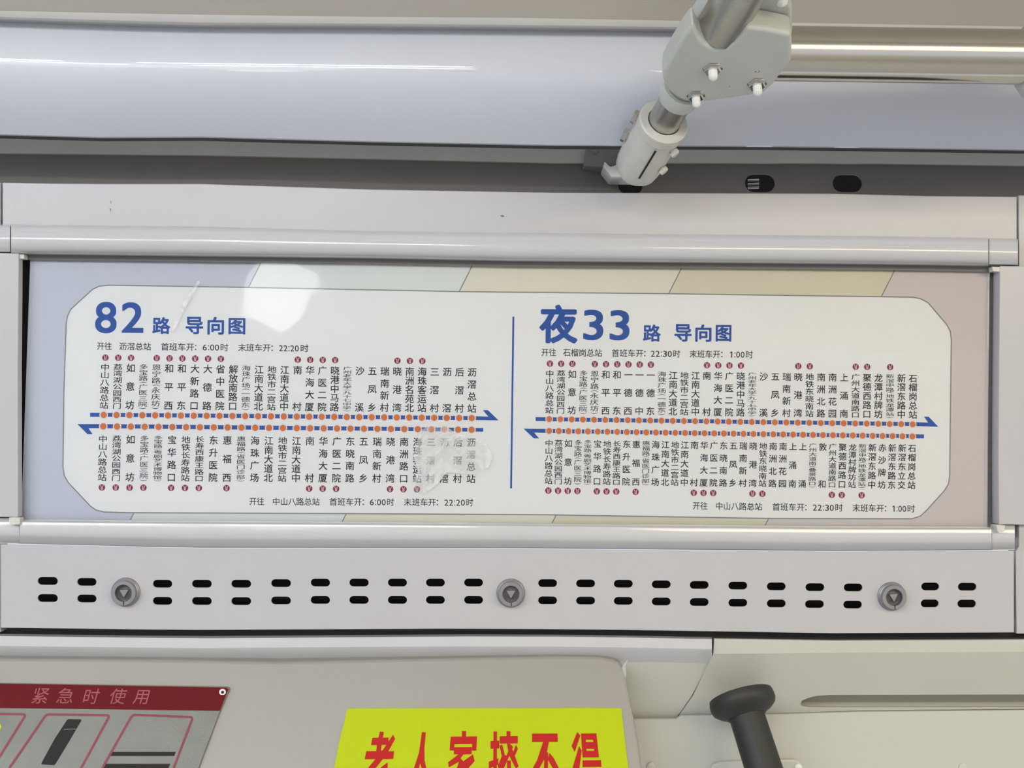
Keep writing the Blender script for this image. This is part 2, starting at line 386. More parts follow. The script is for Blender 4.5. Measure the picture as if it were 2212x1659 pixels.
# ------------------------------------------------------------------ vent panel with slots and locks
vent = empty('vent_panel', U(1106, 1280, 0), 'white slotted vent panel with two rows of oval slots and three key locks', 'panel')
slot_x = [(103, 44), (187.5, 42), (351, 42), (436, 43), (521, 43), (607, 43), (692, 42), (775.5, 42), (858.5, 41.5), (940.5, 41), (1023, 41),
          (1183, 41), (1265, 41), (1346.5, 41), (1428.5, 41), (1510.5, 41), (1594, 41), (1677, 41), (1760.5, 41), (1843, 40.5), (2009.5, 39), (2089.5, 40.5)]
r_s1 = lerp_tab([(103, 1255), (187, 1257), (351, 1261), (521, 1261), (692, 1258.5), (1023, 1258.5), (1346, 1261), (1594, 1265), (1760, 1268.5), (1843, 1269), (2009, 1267), (2090, 1267.5)])
r_s2 = lerp_tab([(103, 1292), (187, 1293), (351, 1298), (521, 1298.5), (692, 1296), (1023, 1296), (1346, 1298), (1594, 1302), (1760, 1305), (1843, 1306), (2009, 1303.5), (2090, 1304)])
holes = []
for x, w in slot_x:
    for f in (r_s1, r_s2): holes.append(stadium(x - (1 if f is r_s2 and x > 1700 else 0), f(x), w, 17.0, 6, 0.004))
xo = xs_between(2, 2190)
outer = [(x, r_low1(x) + 2.0) for x in xo] + [(x, r_vent1(x)) for x in reversed(xo)]
plate('slotted_face', outer, holes, 0.0005, 0.0015, M['case'], vent)
plate('lower_flange', [(x, r_vent1(x) - 3) for x in xo] + [(x, r_vent1(x)) for x in reversed(xo)], [], 0.0012, 0.018, M['case'], vent, 0.0004)
plate('dark_liner', [(40, 1200), (2150, 1205), (2150, 1345), (40, 1340)], [], -0.028, 0.002, M['dark'], vent)
for i, (lx, ly, lab) in enumerate(((272, 1279, 'left'), (1103.5, 1281, 'middle'), (1926, 1288, 'right'))):
    c = U(lx, ly, 0.0005); ax = Vector((0, -1, 0))
    s = 0.00042
    # ax points to the camera side
    base = lathe('lock', c, ax, [(31 * s, -0.001), (31 * s, 0.0006), (29.5 * s, 0.0014), (28.5 * s, 0.0016), (28.5 * s, 0.0026), (27 * s, 0.0030), (26.3 * s, 0.0032), (26.3 * s, 0.0068), (25.3 * s, 0.0074),
                  (18.5 * s, 0.0074), (17.6 * s, 0.0070), (17.4 * s, 0.0022), (0.5 * s, 0.0022)], M['lock'], vent, 48)
    part(base, 'zinc key lock with a triangular core')
    lathe('lock_core', c + ax * 0.0021, ax, [(17.2 * s, 0.0), (16.5 * s, 0.0006), (14.5 * s, 0.0004), (9 * s, 0.0010), (1 * s, 0.0012)], M['lockd'], base, 32)
    tri = [(-9, 5.6), (-8, 6.6), (8, 7.0), (9, 6.0), (1.2, -8.5), (-0.8, -8.6)]
    rot = (-0.03, -0.02, 0.06)[i]
    pts = [c + ax * 0.0022 + Vector((s * (a * math.cos(rot) - b * math.sin(rot)), 0, s * (a * math.sin(rot) + b * math.cos(rot)))) for a, b in tri]
    prism('key_triangle', pts, ax * 0.0036, M['lock'], base, 0.0002, 2)
    dx = (1.0, 0.6, 0.6)[i]
    prism('lock_slit', [c + ax * 0.0068 + Vector((s * a, 0, s * b)) for a, b in ((dx - 0.8, -17.2), (dx + 0.9, -17.2), (dx + 1.6, -25), (dx - 0.2, -25))], ax * 0.0008, M['dark'], base)
# dark gap line under it
o = loft('wall_gap', XS, [(mixf(r_vent1, r_gap1, 0, -14), -0.016), (mixf(r_gap1, r_gap1, 0, 8), -0.016)], M['gap_black'], thick=0.004)
o.name = 'trim_3'; tag(o, 'black strip in the gap under the slotted panel', 'trim', kind='structure')

# ------------------------------------------------------------------ glyphs (built-in font outlines)
_fc = bpy.data.curves.new('glyph_source', 'FONT'); _fc.resolution_u = 2
_fo = bpy.data.objects.new('glyph_source', _fc); COL.objects.link(_fo)
_gl = {}
def glyph(chh, off):
    k = (chh, off)
    if k not in _gl:
        _fc.body = chh; _fc.offset = off; _fc.resolution_u = 6 if chh.isdigit() else 2
        bpy.context.view_layer.update()
        ev = _fo.evaluated_get(bpy.context.evaluated_depsgraph_get())
        me = ev.to_mesh()
        _gl[k] = ([(v.co.x, v.co.y) for v in me.vertices], [tuple(p.vertices) for p in me.polygons])
        ev.to_mesh_clear()
    return _gl[k]
SL = 0.0085     # slope of the printed lines in the picture
class Ink:
    def __init__(s, df): s.v = []; s.f = []; s.df = df
    def add(s, pts, faces, per=0):
        b = len(s.v)
        s.v += [U(x, y, s.df(x, y) + (6e-6 * (i // per) if per else 0)) for i, (x, y) in enumerate(pts)]
        for f in faces:
            A, B, C_ = pts[f[0]], pts[f[1]], pts[f[2]]
            cr = (B[0] - A[0]) * (C_[1] - A[1]) - (B[1] - A[1]) * (C_[0] - A[0])
            s.f.append(tuple(b + i for i in (f if cr < 0 else reversed(f))))
    def cell(s, chh, x0, y0, x1, y1, off=0.0, slope=SL, lean=0.0, rot=False, bbox=False):
        """glyph in a picture cell; bbox stretches its ink to the cell, otherwise its em box"""
        vs_, fs = glyph(chh, 0.0)
        if not vs_: return
        if off > 0:      # bolder: the same outline laid over itself, nudged around a small ring
            n_ = 8 if off > 0.02 else 4
            base_v, base_f = vs_, fs; vs_, fs = list(vs_), list(fs)
            for q in range(n_):
                a = 2 * math.pi * (q + 0.5) / n_; b0_ = len(vs_)
                vs_ += [(x + off * math.cos(a), y + off * math.sin(a)) for x, y in base_v]
                fs += [tuple(b0_ + i for i in f_) for f_ in base_f]
        if rot: vs_ = [(y, -x) for x, y in vs_]
        if bbox or rot:
            a0 = min(p[0] for p in vs_); a1 = max(p[0] for p in vs_); b0 = min(p[1] for p in vs_); b1 = max(p[1] for p in vs_)
        else:
            a0, a1, b0, b1 = 0.03, 0.97, -0.085, 0.845
        per = len(base_v) if off > 0 else 0
        xc = (x0 + x1) / 2; yc = (y0 + y1) / 2
        pts = []
        for x, y in vs_:
            u = x0 + (x - a0) / (a1 - a0) * (x1 - x0); w = y1 - (y - b0) / (b1 - b0) * (y1 - y0)
            pts.append((u + (yc - w) * lean, w + (u - xc) * slope))
        s.add(pts, fs, per)
    def poly(s, outer, holes=()):
        loops = [list(outer)] + [list(h) for h in holes]
        tr = tessellate_polygon([[Vector((x, -y, 0)) for x, y in lp] for lp in loops])
        s.add([p for lp in loops for p in lp], [t for t in tr])
    def stroke(s, pts, w, closed=False):
        n = len(pts); segs = n if closed else n - 1
        L = []; R = []
        for i in range(n):
            a = pts[(i - 1) % n] if (closed or i > 0) else pts[i]
            b = pts[(i + 1) % n] if (closed or i < n - 1) else pts[i]
            dx, dy = b[0] - a[0], b[1] - a[1]; l = math.hypot(dx, dy) or 1
            nx, ny = -dy / l * w / 2, dx / l * w / 2
            L.append((pts[i][0] + nx, pts[i][1] + ny)); R.append((pts[i][0] - nx, pts[i][1] - ny))
        s.add(L + R, [(i, (i + 1) % n, n + (i + 1) % n, n + i) for i in range(segs)])
    def build(s, name, m, parent, label=None):
        o = mesh_obj(name, s.v, s.f, m, parent)
        if label: o['label'] = label
        return o

# ------------------------------------------------------------------ route sign
SD = -0.009
sign = empty('route_sign', U(1106, 850, SD), 'printed bus route sheet under clear acrylic, reading 82 and 夜33, in the white case', 'sign')
D0 = lambda k: (lambda x, y: SD + 0.00012 * k)
# base sheet and slanting tinted bands
sheet = plate('sheet', [(66, 540), (2139, 560), (2135, 700), (2133, 1150), (45, 1140), (57, 800)], [], SD, 0.0015, M['band2'], sign)
lines = [565, 1022, 1474, 1934]
def slant(x0, y): return x0 - 0.508 * (y - 565 - 0.012 * (x0 - 565))
edges = [None] + lines + [None]
yt = lambda x: 540 + 0.0095 * (x - 57); yb = lambda x: 1150.0
for i in range(5):
    xa, xb = edges[i], edges[i + 1]
    L = [(66, yt(66)), (57, 800), (45, 1140)] if xa is None else [(slant(xa, yt(xa)), yt(xa)), (slant(xa, 1146), 1146)]
    Rr = [(2133, 1146), (2135, 700), (2139, 560)] if xb is None else [(slant(xb, 1146), 1146), (slant(xb, yt(xb)), yt(xb))]
    k = Ink(D0(1)); k.poly(L + Rr); k.build('tinted_band', M['band%d' % (i + 1)], sign, ('lavender grey tint', 'mint tint', 'pale yellow tint', 'khaki tint', 'mauve grey tint')[i])
for x0 in lines:
    k = Ink(D0(2)); k.stroke([(slant(x0, yt(x0)), yt(x0)), (slant(x0, 1146), 1146)], 2.2); k.build('slanting_line', M['grey_ink'], sign)
octo = [(235, 616), (540, 621), (1000, 630), (1450, 634.5), (1900, 641), (1972, 642), (1988, 645), (2005, 654), (2045, 701), (2053, 716), (2055, 735), (2053, 900), (2051.5, 1028), (2049, 1045), (2040, 1060),
        (2000, 1104), (1988, 1115), (1970, 1120.5), (1670, 1120), (1180, 1112), (760, 1109.5), (280, 1107.5), (225, 1106), (208, 1102), (195, 1093), (148, 1043), (139, 1028), (136, 1010),
        (138, 850), (143, 698), (146, 682), (153, 668), (200, 625), (215, 618)]
k = Ink(D0(3)); k.poly(octo); k.build('white_field', M['paper'], sign)
k = Ink(D0(4)); k.stroke(octo, 2.4, True); k.build('field_outline', M['grey_ink'], sign)
k = Ink(D0(4)); k.stroke([(1109, 684), (1104, 1055)], 4); k.build('divider_line', M['blue'], sign)
# headings
B1 = 0.028
def heading(items):
    for chh, x0, y0, x1, y1, off in items:
        k = Ink(D0(4)); k.cell(chh, x0, y0, x1, y1, off, bbox=True, lean=0.012); k.build('heading_character', M['blue'], sign)
heading([('8', 205.5, 652, 252, 720, 0.020), ('2', 262.5, 653, 310, 719, 0.020), ('路', 329, 685, 368, 721.5, B1), ('导', 401, 684, 439, 722, B1), ('向', 448, 684.5, 484, 723, B1), ('图', 493.5, 687, 530, 722.5, B1),
         ('夜', 1165, 658, 1248, 742, 0.034), ('3', 1260, 669, 1303.5, 735, 0.020), ('3', 1317, 670, 1360, 735.5, 0.020), ('路', 1389, 701, 1427.5, 738, B1), ('导', 1457, 700, 1494, 738, B1), ('向', 1502, 701, 1537, 738.5, B1), ('图', 1546, 702, 1580, 738, B1)])
def timetable(segs, y_l, y_r):
    xl, xr = segs[0][1], segs[-1][2]
    for txt, a, b in segs:
        k = Ink(D0(4)); yc = lambda x: y_l + (y_r - y_l) * (x - xl) / (xr - xl)
        if txt[0].isdigit():
            ws = [0.55 if c != ':' else 0.28 for c in txt]; tot = sum(ws); x = a
            for c, w in zip(txt, ws):
                ww = (b - a) * w / tot
                if c == ':':
                    for q in (-3.2, 5.2): k.poly([(x + ww * .35, yc(x) + q - 1), (x + ww * .75, yc(x) + q - 1), (x + ww * .75, yc(x) + q + 1.2), (x + ww * .35, yc(x) + q + 1.2)])
                elif c == '1': k.poly([(x + ww * .15, yc(x) - 3.6), (x + ww * .5, yc(x) - 6), (x + ww * .72, yc(x) - 6), (x + ww * .70, yc(x) + 7), (x + ww * .46, yc(x) + 7), (x + ww * .48, yc(x) - 3.8), (x + ww * .17, yc(x) - 1.8)])
                else: k.cell(c, x + ww * .08, yc(x) - 6, x + ww * .92, yc(x) + 7, 0.006, bbox=True)
                x += ww
        else:
            colon = txt.endswith('：'); t = txt.rstrip('：'); n = len(t) + (0.45 if colon else 0)
            w = (b - a) / n
            for i, c in enumerate(t):
                x = a + i * w; k.cell(c, x + w * .03, yc(x) - 8.3, x + w * .97, yc(x) + 8.3, 0.008)
            if colon:
                x = a + len(t) * w + 1.5
                for q in (-4, 5): k.poly([(x, yc(x) + q - 1.2), (x + 2.6, yc(x) + q - 1.2), (x + 2.6, yc(x) + q + 1.4), (x, yc(x) + q + 1.4)])
        k.build('timetable_text', M['ink'], sign)
timetable([('开往', 209, 242), ('沥滘总站', 257, 326.5), ('首班车开：', 347, 428), ('6:00', 437, 474), ('时', 475, 494), ('末班车开：', 514, 593), ('22:20', 602, 646), ('时', 648, 667)], 747.5, 752.5)
timetable([('开往', 1169, 1202), ('石榴岗总站', 1216, 1301), ('首班车开：', 1321, 1398), ('22:30', 1405, 1452), ('时', 1453, 1470), ('末班车开：', 1489, 1564), ('1:00', 1575, 1609), ('时', 1610, 1627)], 761, 766)
timetable([('开往', 538, 571), ('中山八路总站', 588, 691), ('首班车开：', 711, 790), ('6:00', 798, 834), ('时', 835, 852), ('末班车开：', 872, 950), ('22:20', 959, 1005), ('时', 1006, 1023)], 1083, 1085.5)
timetable([('开往', 1496, 1529), ('中山八路总站', 1545, 1647), ('首班车开：', 1668, 1746), ('22:30', 1755, 1802), ('时', 1803, 1821), ('末班车开：', 1841, 1918), ('1:00', 1926, 1958), ('时', 1959, 1977)], 1092.5, 1099)
# shared meshes of station dots and metro emblems
def disc_mesh(name, r, m, n=20):
    me = bpy.data.meshes.new(name)
    me.from_pydata([(r * math.cos(2 * math.pi * i / n), 0, r * math.sin(2 * math.pi * i / n)) for i in range(n)], [], [tuple(range(n))]); me.materials.append(m); return me
s = 0.000423
ring_m = disc_mesh('station_ring', 9.2 * s, M['white_ink']); dot_m = disc_mesh('station_dot', 6.9 * s, M['orange']); dot2_m = disc_mesh('station_dot', 6.5 * s, M['orange'])
ring2_m = disc_mesh('station_ring', 8.2 * s, M['white_ink'])
em_m = disc_mesh('metro_emblem', 7.0 * s, M['crimson'])
def emblem_mark():
    bm = bmesh.new()
    for sg in (-1, 1):
        L = [(4.0, 4.9), (2.6, 2.2), (2.2, -1.0), (2.3, -5.2)]; R = [(2.5, 5.2), (0.7, 1.8), (0.35, -1.0), (0.35, -5.6)]
        a = [bm.verts.new((sg * x * s, 0, z * s)) for x, z in L]; b = [bm.verts.new((sg * x * s, 0, z * s)) for x, z in R]
        for i in range(3): bm.faces.new((a[i], b[i], b[i + 1], a[i + 1]))
    bmesh.ops.recalc_face_normals(bm, faces=bm.faces)
    me = bpy.data.meshes.new('emblem_mark'); bm.to_mesh(me); bm.free(); me.materials.append(M['pale_pink']); return me
mark_m = emblem_mark()
def inst(name, me, loc, parent):
    o = bpy.data.objects.new(name, me); COL.objects.link(o); o.parent = parent
    pw = Vector((0, 0, 0)); q = parent
    while q: pw += q.location; q = q.parent
    o.location = Vector(loc) - pw
    return o
PAR = {'(': 0.45, ')': 0.45}
def stations(names, xt, yt_, yb_, yc_, ym_, cw, dots, ring, bar_h, lean_l, lean_r):
    xf = lerp_tab(xt); n = len(names); x_first, x_last = xf(0), xf(n - 1)
    yy = lambda tab, x: tab[0] + (tab[1] - tab[0]) * (x - x_first) / (x_last - x_first)
    for i, nm in enumerate(names):
        metro = nm.endswith('*'); nm = nm.rstrip('*')
        x = xf(i); t = i / (n - 1.0); lean = lean_l + (lean_r - lean_l) * t
        yc = yy(yc_, x); y0, y1 = yy(yt_, x), yy(yb_, x)
        xa = lambda y: x + (yc - y) * lean
        inst('station_ring', ring, U(x, yc, SD + 0.00012 * 5), sign)
        inst('station_dot', dots, U(x, yc, SD + 0.00012 * 6), sign)
        k = Ink(D0(4)); H = y1 - y0; N = len(nm)
        long_ = any(c in '()' for c in nm)
        tot = sum(PAR.get(c, 1.0) for c in nm)
        if long_ or N * cw > H - 1:
            hh = H / tot; y = y0
            for c in nm:
                h = hh * PAR.get(c, 1.0)
                if c in '()':
                    xm = xa(y + h / 2); k.cell(c, xm - cw * .42, y + h * .25, xm + cw * .42, y + h * .8, 0.0, rot=True)
                else:
                    xm = xa(y + h / 2); k.cell(c, xm - cw * .5, y + h * .05, xm + cw * .5, y + h * .96, 0.006 if long_ else 0.013, lean=lean)
                y += h
        else:
            hh = cw * 0.97
            for j, c in enumerate(nm):
                yyc = y0 + hh / 2 + (H - hh) * j / (N - 1.0); xm = xa(yyc)
                k.cell(c, xm - cw * .5, yyc - hh / 2, xm + cw * .5, yyc + hh / 2, 0.016, lean=lean)
        k.build('stop_name', M['ink'], sign)
        if metro:
            ym = yy(ym_, x); c = U(xa(ym), ym, SD + 0.00012 * 4)
            e = inst('metro_emblem', em_m, c, sign); inst('emblem_mark', mark_m, c + Vector((0, -0.00012, 0)), e)
A = ['中山八路总站*', '荔湾湖公园西门*', '如意坊*', '多宝路(广医三院)', '恩宁路(永庆坊)*', '和平西*', '和平东*', '大新路口*', '大德路*', '省中医院*', '解放南路口', '海珠广场(一德东)', '江南大道北', '地铁市二宫站', '江南大道中', '南村*', '华海大厦*', '广医二院*', '晓港中马路*', '广州老年大学(九十七中学)', '沙溪', '五凤乡', '瑞南新村', '晓港湾*', '南洲名苑北*', '海珠客运站*', '三滘村', '沥滘', '后滘村', '沥滘总站']
B = ['中山八路总站*', '荔湾湖公园西门*', '如意坊*', '多宝路(广医三院)*', '多宝路(粤剧艺术博物馆)', '宝华路口*', '地铁长寿路站*', '长寿西康王路口*', '东升医院', '惠福西*', '惠福路(省医门诊部)', '海珠广场', '江南大道北', '地铁市二宫站', '江南大道中', '南村*', '华海大厦*', '广医二院*', '东晓南路', '五凤乡', '瑞南新村', '晓港湾*', '南洲路口*', '海珠客运站*', '三滘村', '沥滘', '后滘村', '沥滘总站']
C3 = ['中山八路总站*', '荔湾湖公园西门*', '如意坊*', '多宝路(广医三院)', '恩宁路(永庆坊)*', '和平西*', '和平东*', '一德西*', '一德中*', '一德东*', '海珠广场(一德东)', '江南大道北', '地铁市二宫站', '江南大道中', '南村*', '华海大厦*', '广医二院*', '晓港中马路*', '广州老年大学(九十七中学)', '沙溪', '五凤乡', '瑞南新村', '晓港湾*', '地铁东晓南站*', '南洲北路', '南洲花园', '上涌南', '广州大道南路口*', '聚德西路口*', '龙潭村牌坊', '新滘中路(地铁龙潭站)*', '新滘东路中', '石榴岗总站']
D3 = ['中山八路总站*', '荔湾湖公园西门*', '如意坊*', '多宝路(广医三院)*', '多宝路(粤剧艺术博物馆)', '宝华路口*', '地铁长寿路站*', '长寿西康王路口*', '东升医院', '惠福西*', '惠福路(省医门诊部)', '海珠广场', '江南大道北', '地铁市二宫站', '江南大道中', '南村*', '华海大厦*', '广医二院*', '东晓南路', '五凤乡', '瑞南新村', '晓港湾*', '地铁东晓南站*', '南洲北路', '南洲花园', '上涌南', '上涌', '广州大道南(叠景路口)', '敦和', '广州大道南路口*', '聚德西路口*', '龙潭村牌坊站', '新滘中路(地铁龙潭站)*', '新滘东路中', '赤沙牌坊', '新滘东路东', '新滘东立交', '石榴岗总站']
def bar(pts, label=None):
    k = Ink(D0(4)); k.poly(pts); k.build('route_line', M['blue'], sign, label)
bar([(194.5, 891.5), (641, 895), (1028, 899), (1055, 900), (1043, 886), (1054, 886), (1077, 908), (1028, 907.5), (641, 904), (194.5, 900)])
bar([(167, 916), (215, 916), (640, 920), (1044, 924.5), (1044, 932.5), (640, 929), (215, 925), (191, 925), (200, 938), (189, 938)])
bar([(1157, 901), (1574, 906.5), (1982, 912), (2005, 913), (1996, 900), (2006, 900), (2027, 922), (1982, 920.5), (1574, 915), (1157, 909.5)])
bar([(1131, 926), (1178, 926.5), (1580, 932.5), (1996, 938.5), (1996, 947), (1580, 941), (1178, 935), (1154, 934.5), (1164.5, 947), (1153, 947)])
stations(A, [(0, 224), (15, 641), (29, 1019)], (785, 795), (883.7, 891.5), (896.3, 903.2), (772.5, 781), 19.0, dot_m, ring_m, 8, 0.030, 0.008)
stations(B, [(0, 223), (14, 641), (27, 1018.6)], (939.7, 946.5), (1039.5, 1043.5), (921, 928.3), (1053, 1057.5), 19.0, dot_m, ring_m, 8, 0.022, 0.012)
stations(C3, [(0, 1186.3), (16, 1574.5), (32, 1971.7)], (799, 808.5), (894, 904.4), (905.3, 916.6), (785.5, 793.5), 18.0, dot2_m, ring2_m, 8, 0.014, 0.006)
stations(D3, [(0, 1186.3), (19, 1584.7), (37, 1971)], (949, 960), (1046.6, 1056.3), (930.8, 942.7), (1059.7, 1071.5), 17.0, dot2_m, ring2_m, 8, 0.014, 0.020)
plate('cover_pane', [(66, 541), (2138, 560), (2132, 1148), (46, 1138)], [], SD + 0.0035, 0.0015, M['clear'], sign)
k = Ink(lambda x, y: SD + 0.0037)  # reflections on the film, laid in as white haze patches
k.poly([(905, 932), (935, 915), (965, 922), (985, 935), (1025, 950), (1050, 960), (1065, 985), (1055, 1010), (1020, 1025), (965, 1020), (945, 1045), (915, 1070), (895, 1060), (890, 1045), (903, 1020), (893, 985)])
k.build('film_glare', M['glare'], sign, 'whitish crinkled scuff painted as haze on the clear film')
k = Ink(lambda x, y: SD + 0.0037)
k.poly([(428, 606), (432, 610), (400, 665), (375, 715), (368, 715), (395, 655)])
k.build('film_glare', M['glare'], sign)

# ------------------------------------------------------------------ grab rail, clamp and wall socket
P0 = U(1425, 278, 0.100); P1 = U(1573.5, 27, 0.228)
AX = (P1 - P0).normalized(); RT = 0.0132; RU = 0.0176
rail = empty('grab_rail', P0, 'stainless steel grab rail held by a grey clamp and a white wall socket, top right', 'rail')

def on_axis(py):
    a, b = 0.0, 1.0
    best = None
    for i in range(400):
        p = P0 + (P1 - P0) * (i / 400.0 * 1.4 - 0.1)
        q = abs(pix(p)[1] - py)
        if best is None or q < best[0]: best = (q, p)
    return best[1]
PC = on_axis(118)
_N = AX.cross(Vector((1, 0, 0))).normalized()
if _N.z > 0: _N = -_N
PU = min((P0 + (P1 - P0) * (i / 300.0) for i in range(301)), key=lambda p: abs(pix(p + _N * RU)[1] - 106))
tube('rail_tube', P0 - AX * 0.03, PC, RT, M['steel'], rail, 64)
tube('rail_tube', PU, P1 + AX * 0.45, RU, M['steel'], rail, 64)
DC = -PC.y
# cross tube parallel to the wall, its visible centre line at y 116 -> 123
dh = DC - 0.003
h0 = U(1690, 116, dh); h1 = U(2212, 123.5, dh); HD = (h1 - h0).normalized()
rH = 0.5 * (U(1800, 62, dh) - U(1800, 176.5, dh)).length
tube('rail_tube', h0 - HD * 0.02, h1 + HD * 0.9, rH, M['polish'], rail, 64)
# clamp: sloping cast plate in the plane of the two tubes
Xd = HD
NRM = AX.cross(Xd).normalized()
if NRM.z > 0: NRM = -NRM
def on_plane(px, py, off):
    v = ROT @ Vector(((px - CX) / F, -(py - CY) / F, -1.0))
    o_ = PC + NRM * off
    t = (o_ - CAM).dot(NRM) / v.dot(NRM)
    return CAM + v * t
fo = 0.0172
out = [(1497, 52), (1479, 75), (1455, 115), (1434, 153), (1432, 172), (1445, 197), (1462, 212), (1482, 221), (1525, 221), (1590, 212), (1650, 203), (1672, 182), (1698, 148), (1709, 133), (1711, 110), (1710, 74), (1660, 64), (1612, 58), (1600, 76), (1585, 92), (1565, 104), (1545, 106), (1525, 96), (1510, 80)]
pts = [on_plane(x, y, fo) for x, y in out]
cl = prism('clamp_half', pts, -NRM * 0.0185, M['cast'], rail, 0.003, 4); part(cl, 'pale grey cast clamp plate with three bolts')
# rear half of the clamp, above the seam
out2 = [(1440, 150), (1497, 48), (1530, 0), (1560, -40), (1690, -30), (1712, 20), (1712, 72), (1700, 140), (1650, 195), (1500, 210), (1450, 195)]
pts = [on_plane(x, y, fo - 0.0190) for x, y in out2]
prism('clamp_half', pts, -NRM * 0.016, M['cast'], rail, 0.003, 4)
# collars around the tubes
lathe('clamp_collar', on_axis(190) , -AX, [(RT + 0.0002, 0), (RT + 0.0028, 0), (RT + 0.0032, 0.001), (RT + 0.0030, 0.010), (RT + 0.0022, 0.014), (RT + 0.0002, 0.0145)], M['cast'], rail, 48)
s3 = 0.00031
def nut(px, py, r, hgt, parent=rail):
    c = on_plane(px, py, fo - 0.0005)
    n_ = lathe('bolt_nut', c, NRM, [(r * 1.12, 0), (r * 1.15, 0.0008), (r, 0.001), (r, hgt * 0.8), (r * 0.86, hgt)], M['chrome'], parent, 6, angle=20)
    lathe('nut_cap', c + NRM * hgt * 0.9, NRM, [(r * .52, 0), (r * .52, 0.0040), (r * .47, 0.0060), (r * .28, 0.0072), (0.0003, 0.0076)], M['cap'], n_, 24)
nut(1539, 147, 0.0066, 0.0036); nut(1635, 180, 0.0066, 0.0036); nut(1503, 206, 0.0062, 0.0036)
cc = on_plane(1688, -8, fo - 0.017)
lathe('nut_cap', cc, NRM, [(0.0042, 0), (0.0042, 0.004), (0.0036, 0.0065), (0.0015, 0.008), (0.0003, 0.0083)], M['cap'], rail, 24)
for q in ((1632, 155, 1.6), (1640, 154, 1.2), (1638, 157, 1.0), (1576, 187, 1.1)):
    c = on_plane(q[0], q[1], fo)
    lathe('paint_chip', c, NRM, [(q[2] * s3, 0), (q[2] * s3 * .8, 0.0002)], M['dark'], rail, 8)
# wall socket (white collar and slit sleeve)
SO0 = on_axis(268)
RS = 0.0210
soc = lathe('wall_socket', SO0 + AX * 0.004, -AX, [(RT + 0.0003, 0.004), (RT + 0.0006, 0.0), (RS - 0.0012, 0.0), (RS, 0.0012), (RS, 0.010), (RS - 0.0014, 0.0112), (RS - 0.0012, 0.0125), (RS - 0.0006, 0.056), (RS - 0.002, 0.068), (RS - 0.006, 0.074), (0.002, 0.0765)], M['castw'], rail, 64, angle=40)
part(soc, 'off-white cast socket with a slit')
perp = AX.cross(Vector((0, -1, 0))).normalized()     # sideways across the sleeve
front = perp.cross(AX).normalized()
if front.y > 0: front = -front
def sleeve(al, ang, rr):    # al back along the axis, ang around it
    return SO0 + AX * 0.004 - AX * al + (front * math.cos(ang) + perp * math.sin(ang)) * rr
sgn = 1 if pix(sleeve(0.03, 0.5, RS))[0] > pix(sleeve(0.03, 0, RS))[0] else -1
slit_v = []
for al in (0.0135, 0.025, 0.04, 0.055):
    for a in (0.30, 0.38): slit_v.append(sleeve(al, sgn * a, RS - 0.0002))
mesh_obj('socket_slit', slit_v, [(0, 1, 3, 2), (2, 3, 5, 4), (4, 5, 7, 6)], M['dark'], soc)
def side_bolt(al, ang, m, r, h, nm='side_bolt'):
    p = sleeve(al, ang, RS - 0.002)
    dr = (front * math.cos(ang) + perp * math.sin(ang)).normalized()
    lathe(nm, p, dr, [(r * .55, 0), (r * .55, 0.002), (r, 0.0022), (r * 1.02, h * .5 + .001), (r, h + 0.001), (r * .8, h + 0.0016)], m, rail, 6, angle=20)
for al in (0.011, 0.037):
    side_bolt(al, -sgn * 1.45, M['chrome'], 0.0060, 0.0045)
    side_bolt(al + 0.006, sgn * 1.2, M['castw'], 0.0042, 0.004)
# bracket foot behind the socket
bk = prism('bracket', [U(x, y, 0.0) for x, y in ((1267, 317), (1345, 317), (1345, 352), (1330, 362), (1306, 362), (1262, 358))], (0, 0.02, 0), M['castd'], rail, 0.0008, 2)
prism('bracket', [U(x, y, 0.012) for x, y in ((1306, 348), (1318, 360), (1330, 357), (1352, 330), (1380, 370), (1372, 383), (1322, 383), (1304, 360))], (0, 0.032, 0), M['castw'], rail, 0.0012, 2)
prism('bracket', [U(x, y, 0.006) for x, y in ((1335, 330), (1400, 330), (1400, 386), (1345, 386))], (0, 0.026, 0), M['castw'], rail, 0.001, 2)
lathe('bracket_screw', U(1286, 325, 0.0), (0, -1, 0), [(0.0028, 0), (0.0026, 0.0008), (0.001, 0.0014)], M['castd'], bk, 16)
# neighbouring clamp at the far end of the cross tube, just entering the frame
xq = 2206
o = lathe('clamp_collar', U(xq + 4, 123.5, dh), HD, [(rH + .0002, 0), (rH + 0.003, 0.0006), (rH + 0.011, 0.008), (rH + 0.014, 0.02), (rH + 0.014, 0.055), (rH + 0.0002, 0.057)], M['cast'], rail, 48)

# ------------------------------------------------------------------ below the case: left rail, cream cover, right wall
o = loft('trim_left', [-1100, -500, -200, 0, 150, 300, 450, 600, 800, 1000, 1200, 1400, 1538],
         [(r_gap1, -0.004), (mixf(r_gap1, r_cov, 0.06), 0.002), (mixf(r_gap1, r_gap1, 0, 24), 0.006), (mixf(r_gap1, r_gap1, 0, 30), 0.0045), (mixf(r_gap1, r_gap1, 0, 62), -0.012)], M['rail'], thick=0.004)
o.name = 'trim_4'; tag(o, 'satin grey-white ledge under the black gap, left of the diagonal seam', 'trim', kind='structure')
# hidden upright behind cover between rail and seam
plate('wall_left_return', [(1300, 1430), (1534, 1430), (1519, 1455), (1494, 1503), (1461, 1551), (1370, 1553), (1300, 1553)], [], -0.012, 0.004, M['wall'], depth=plane_depth(1428, -0.008, -0.45)).name = 'wall_middle'
tag(bpy.data.objects['wall_middle'], 'shaded wall panel between the cream cover and the diagonal seam', 'wall', kind='structure')
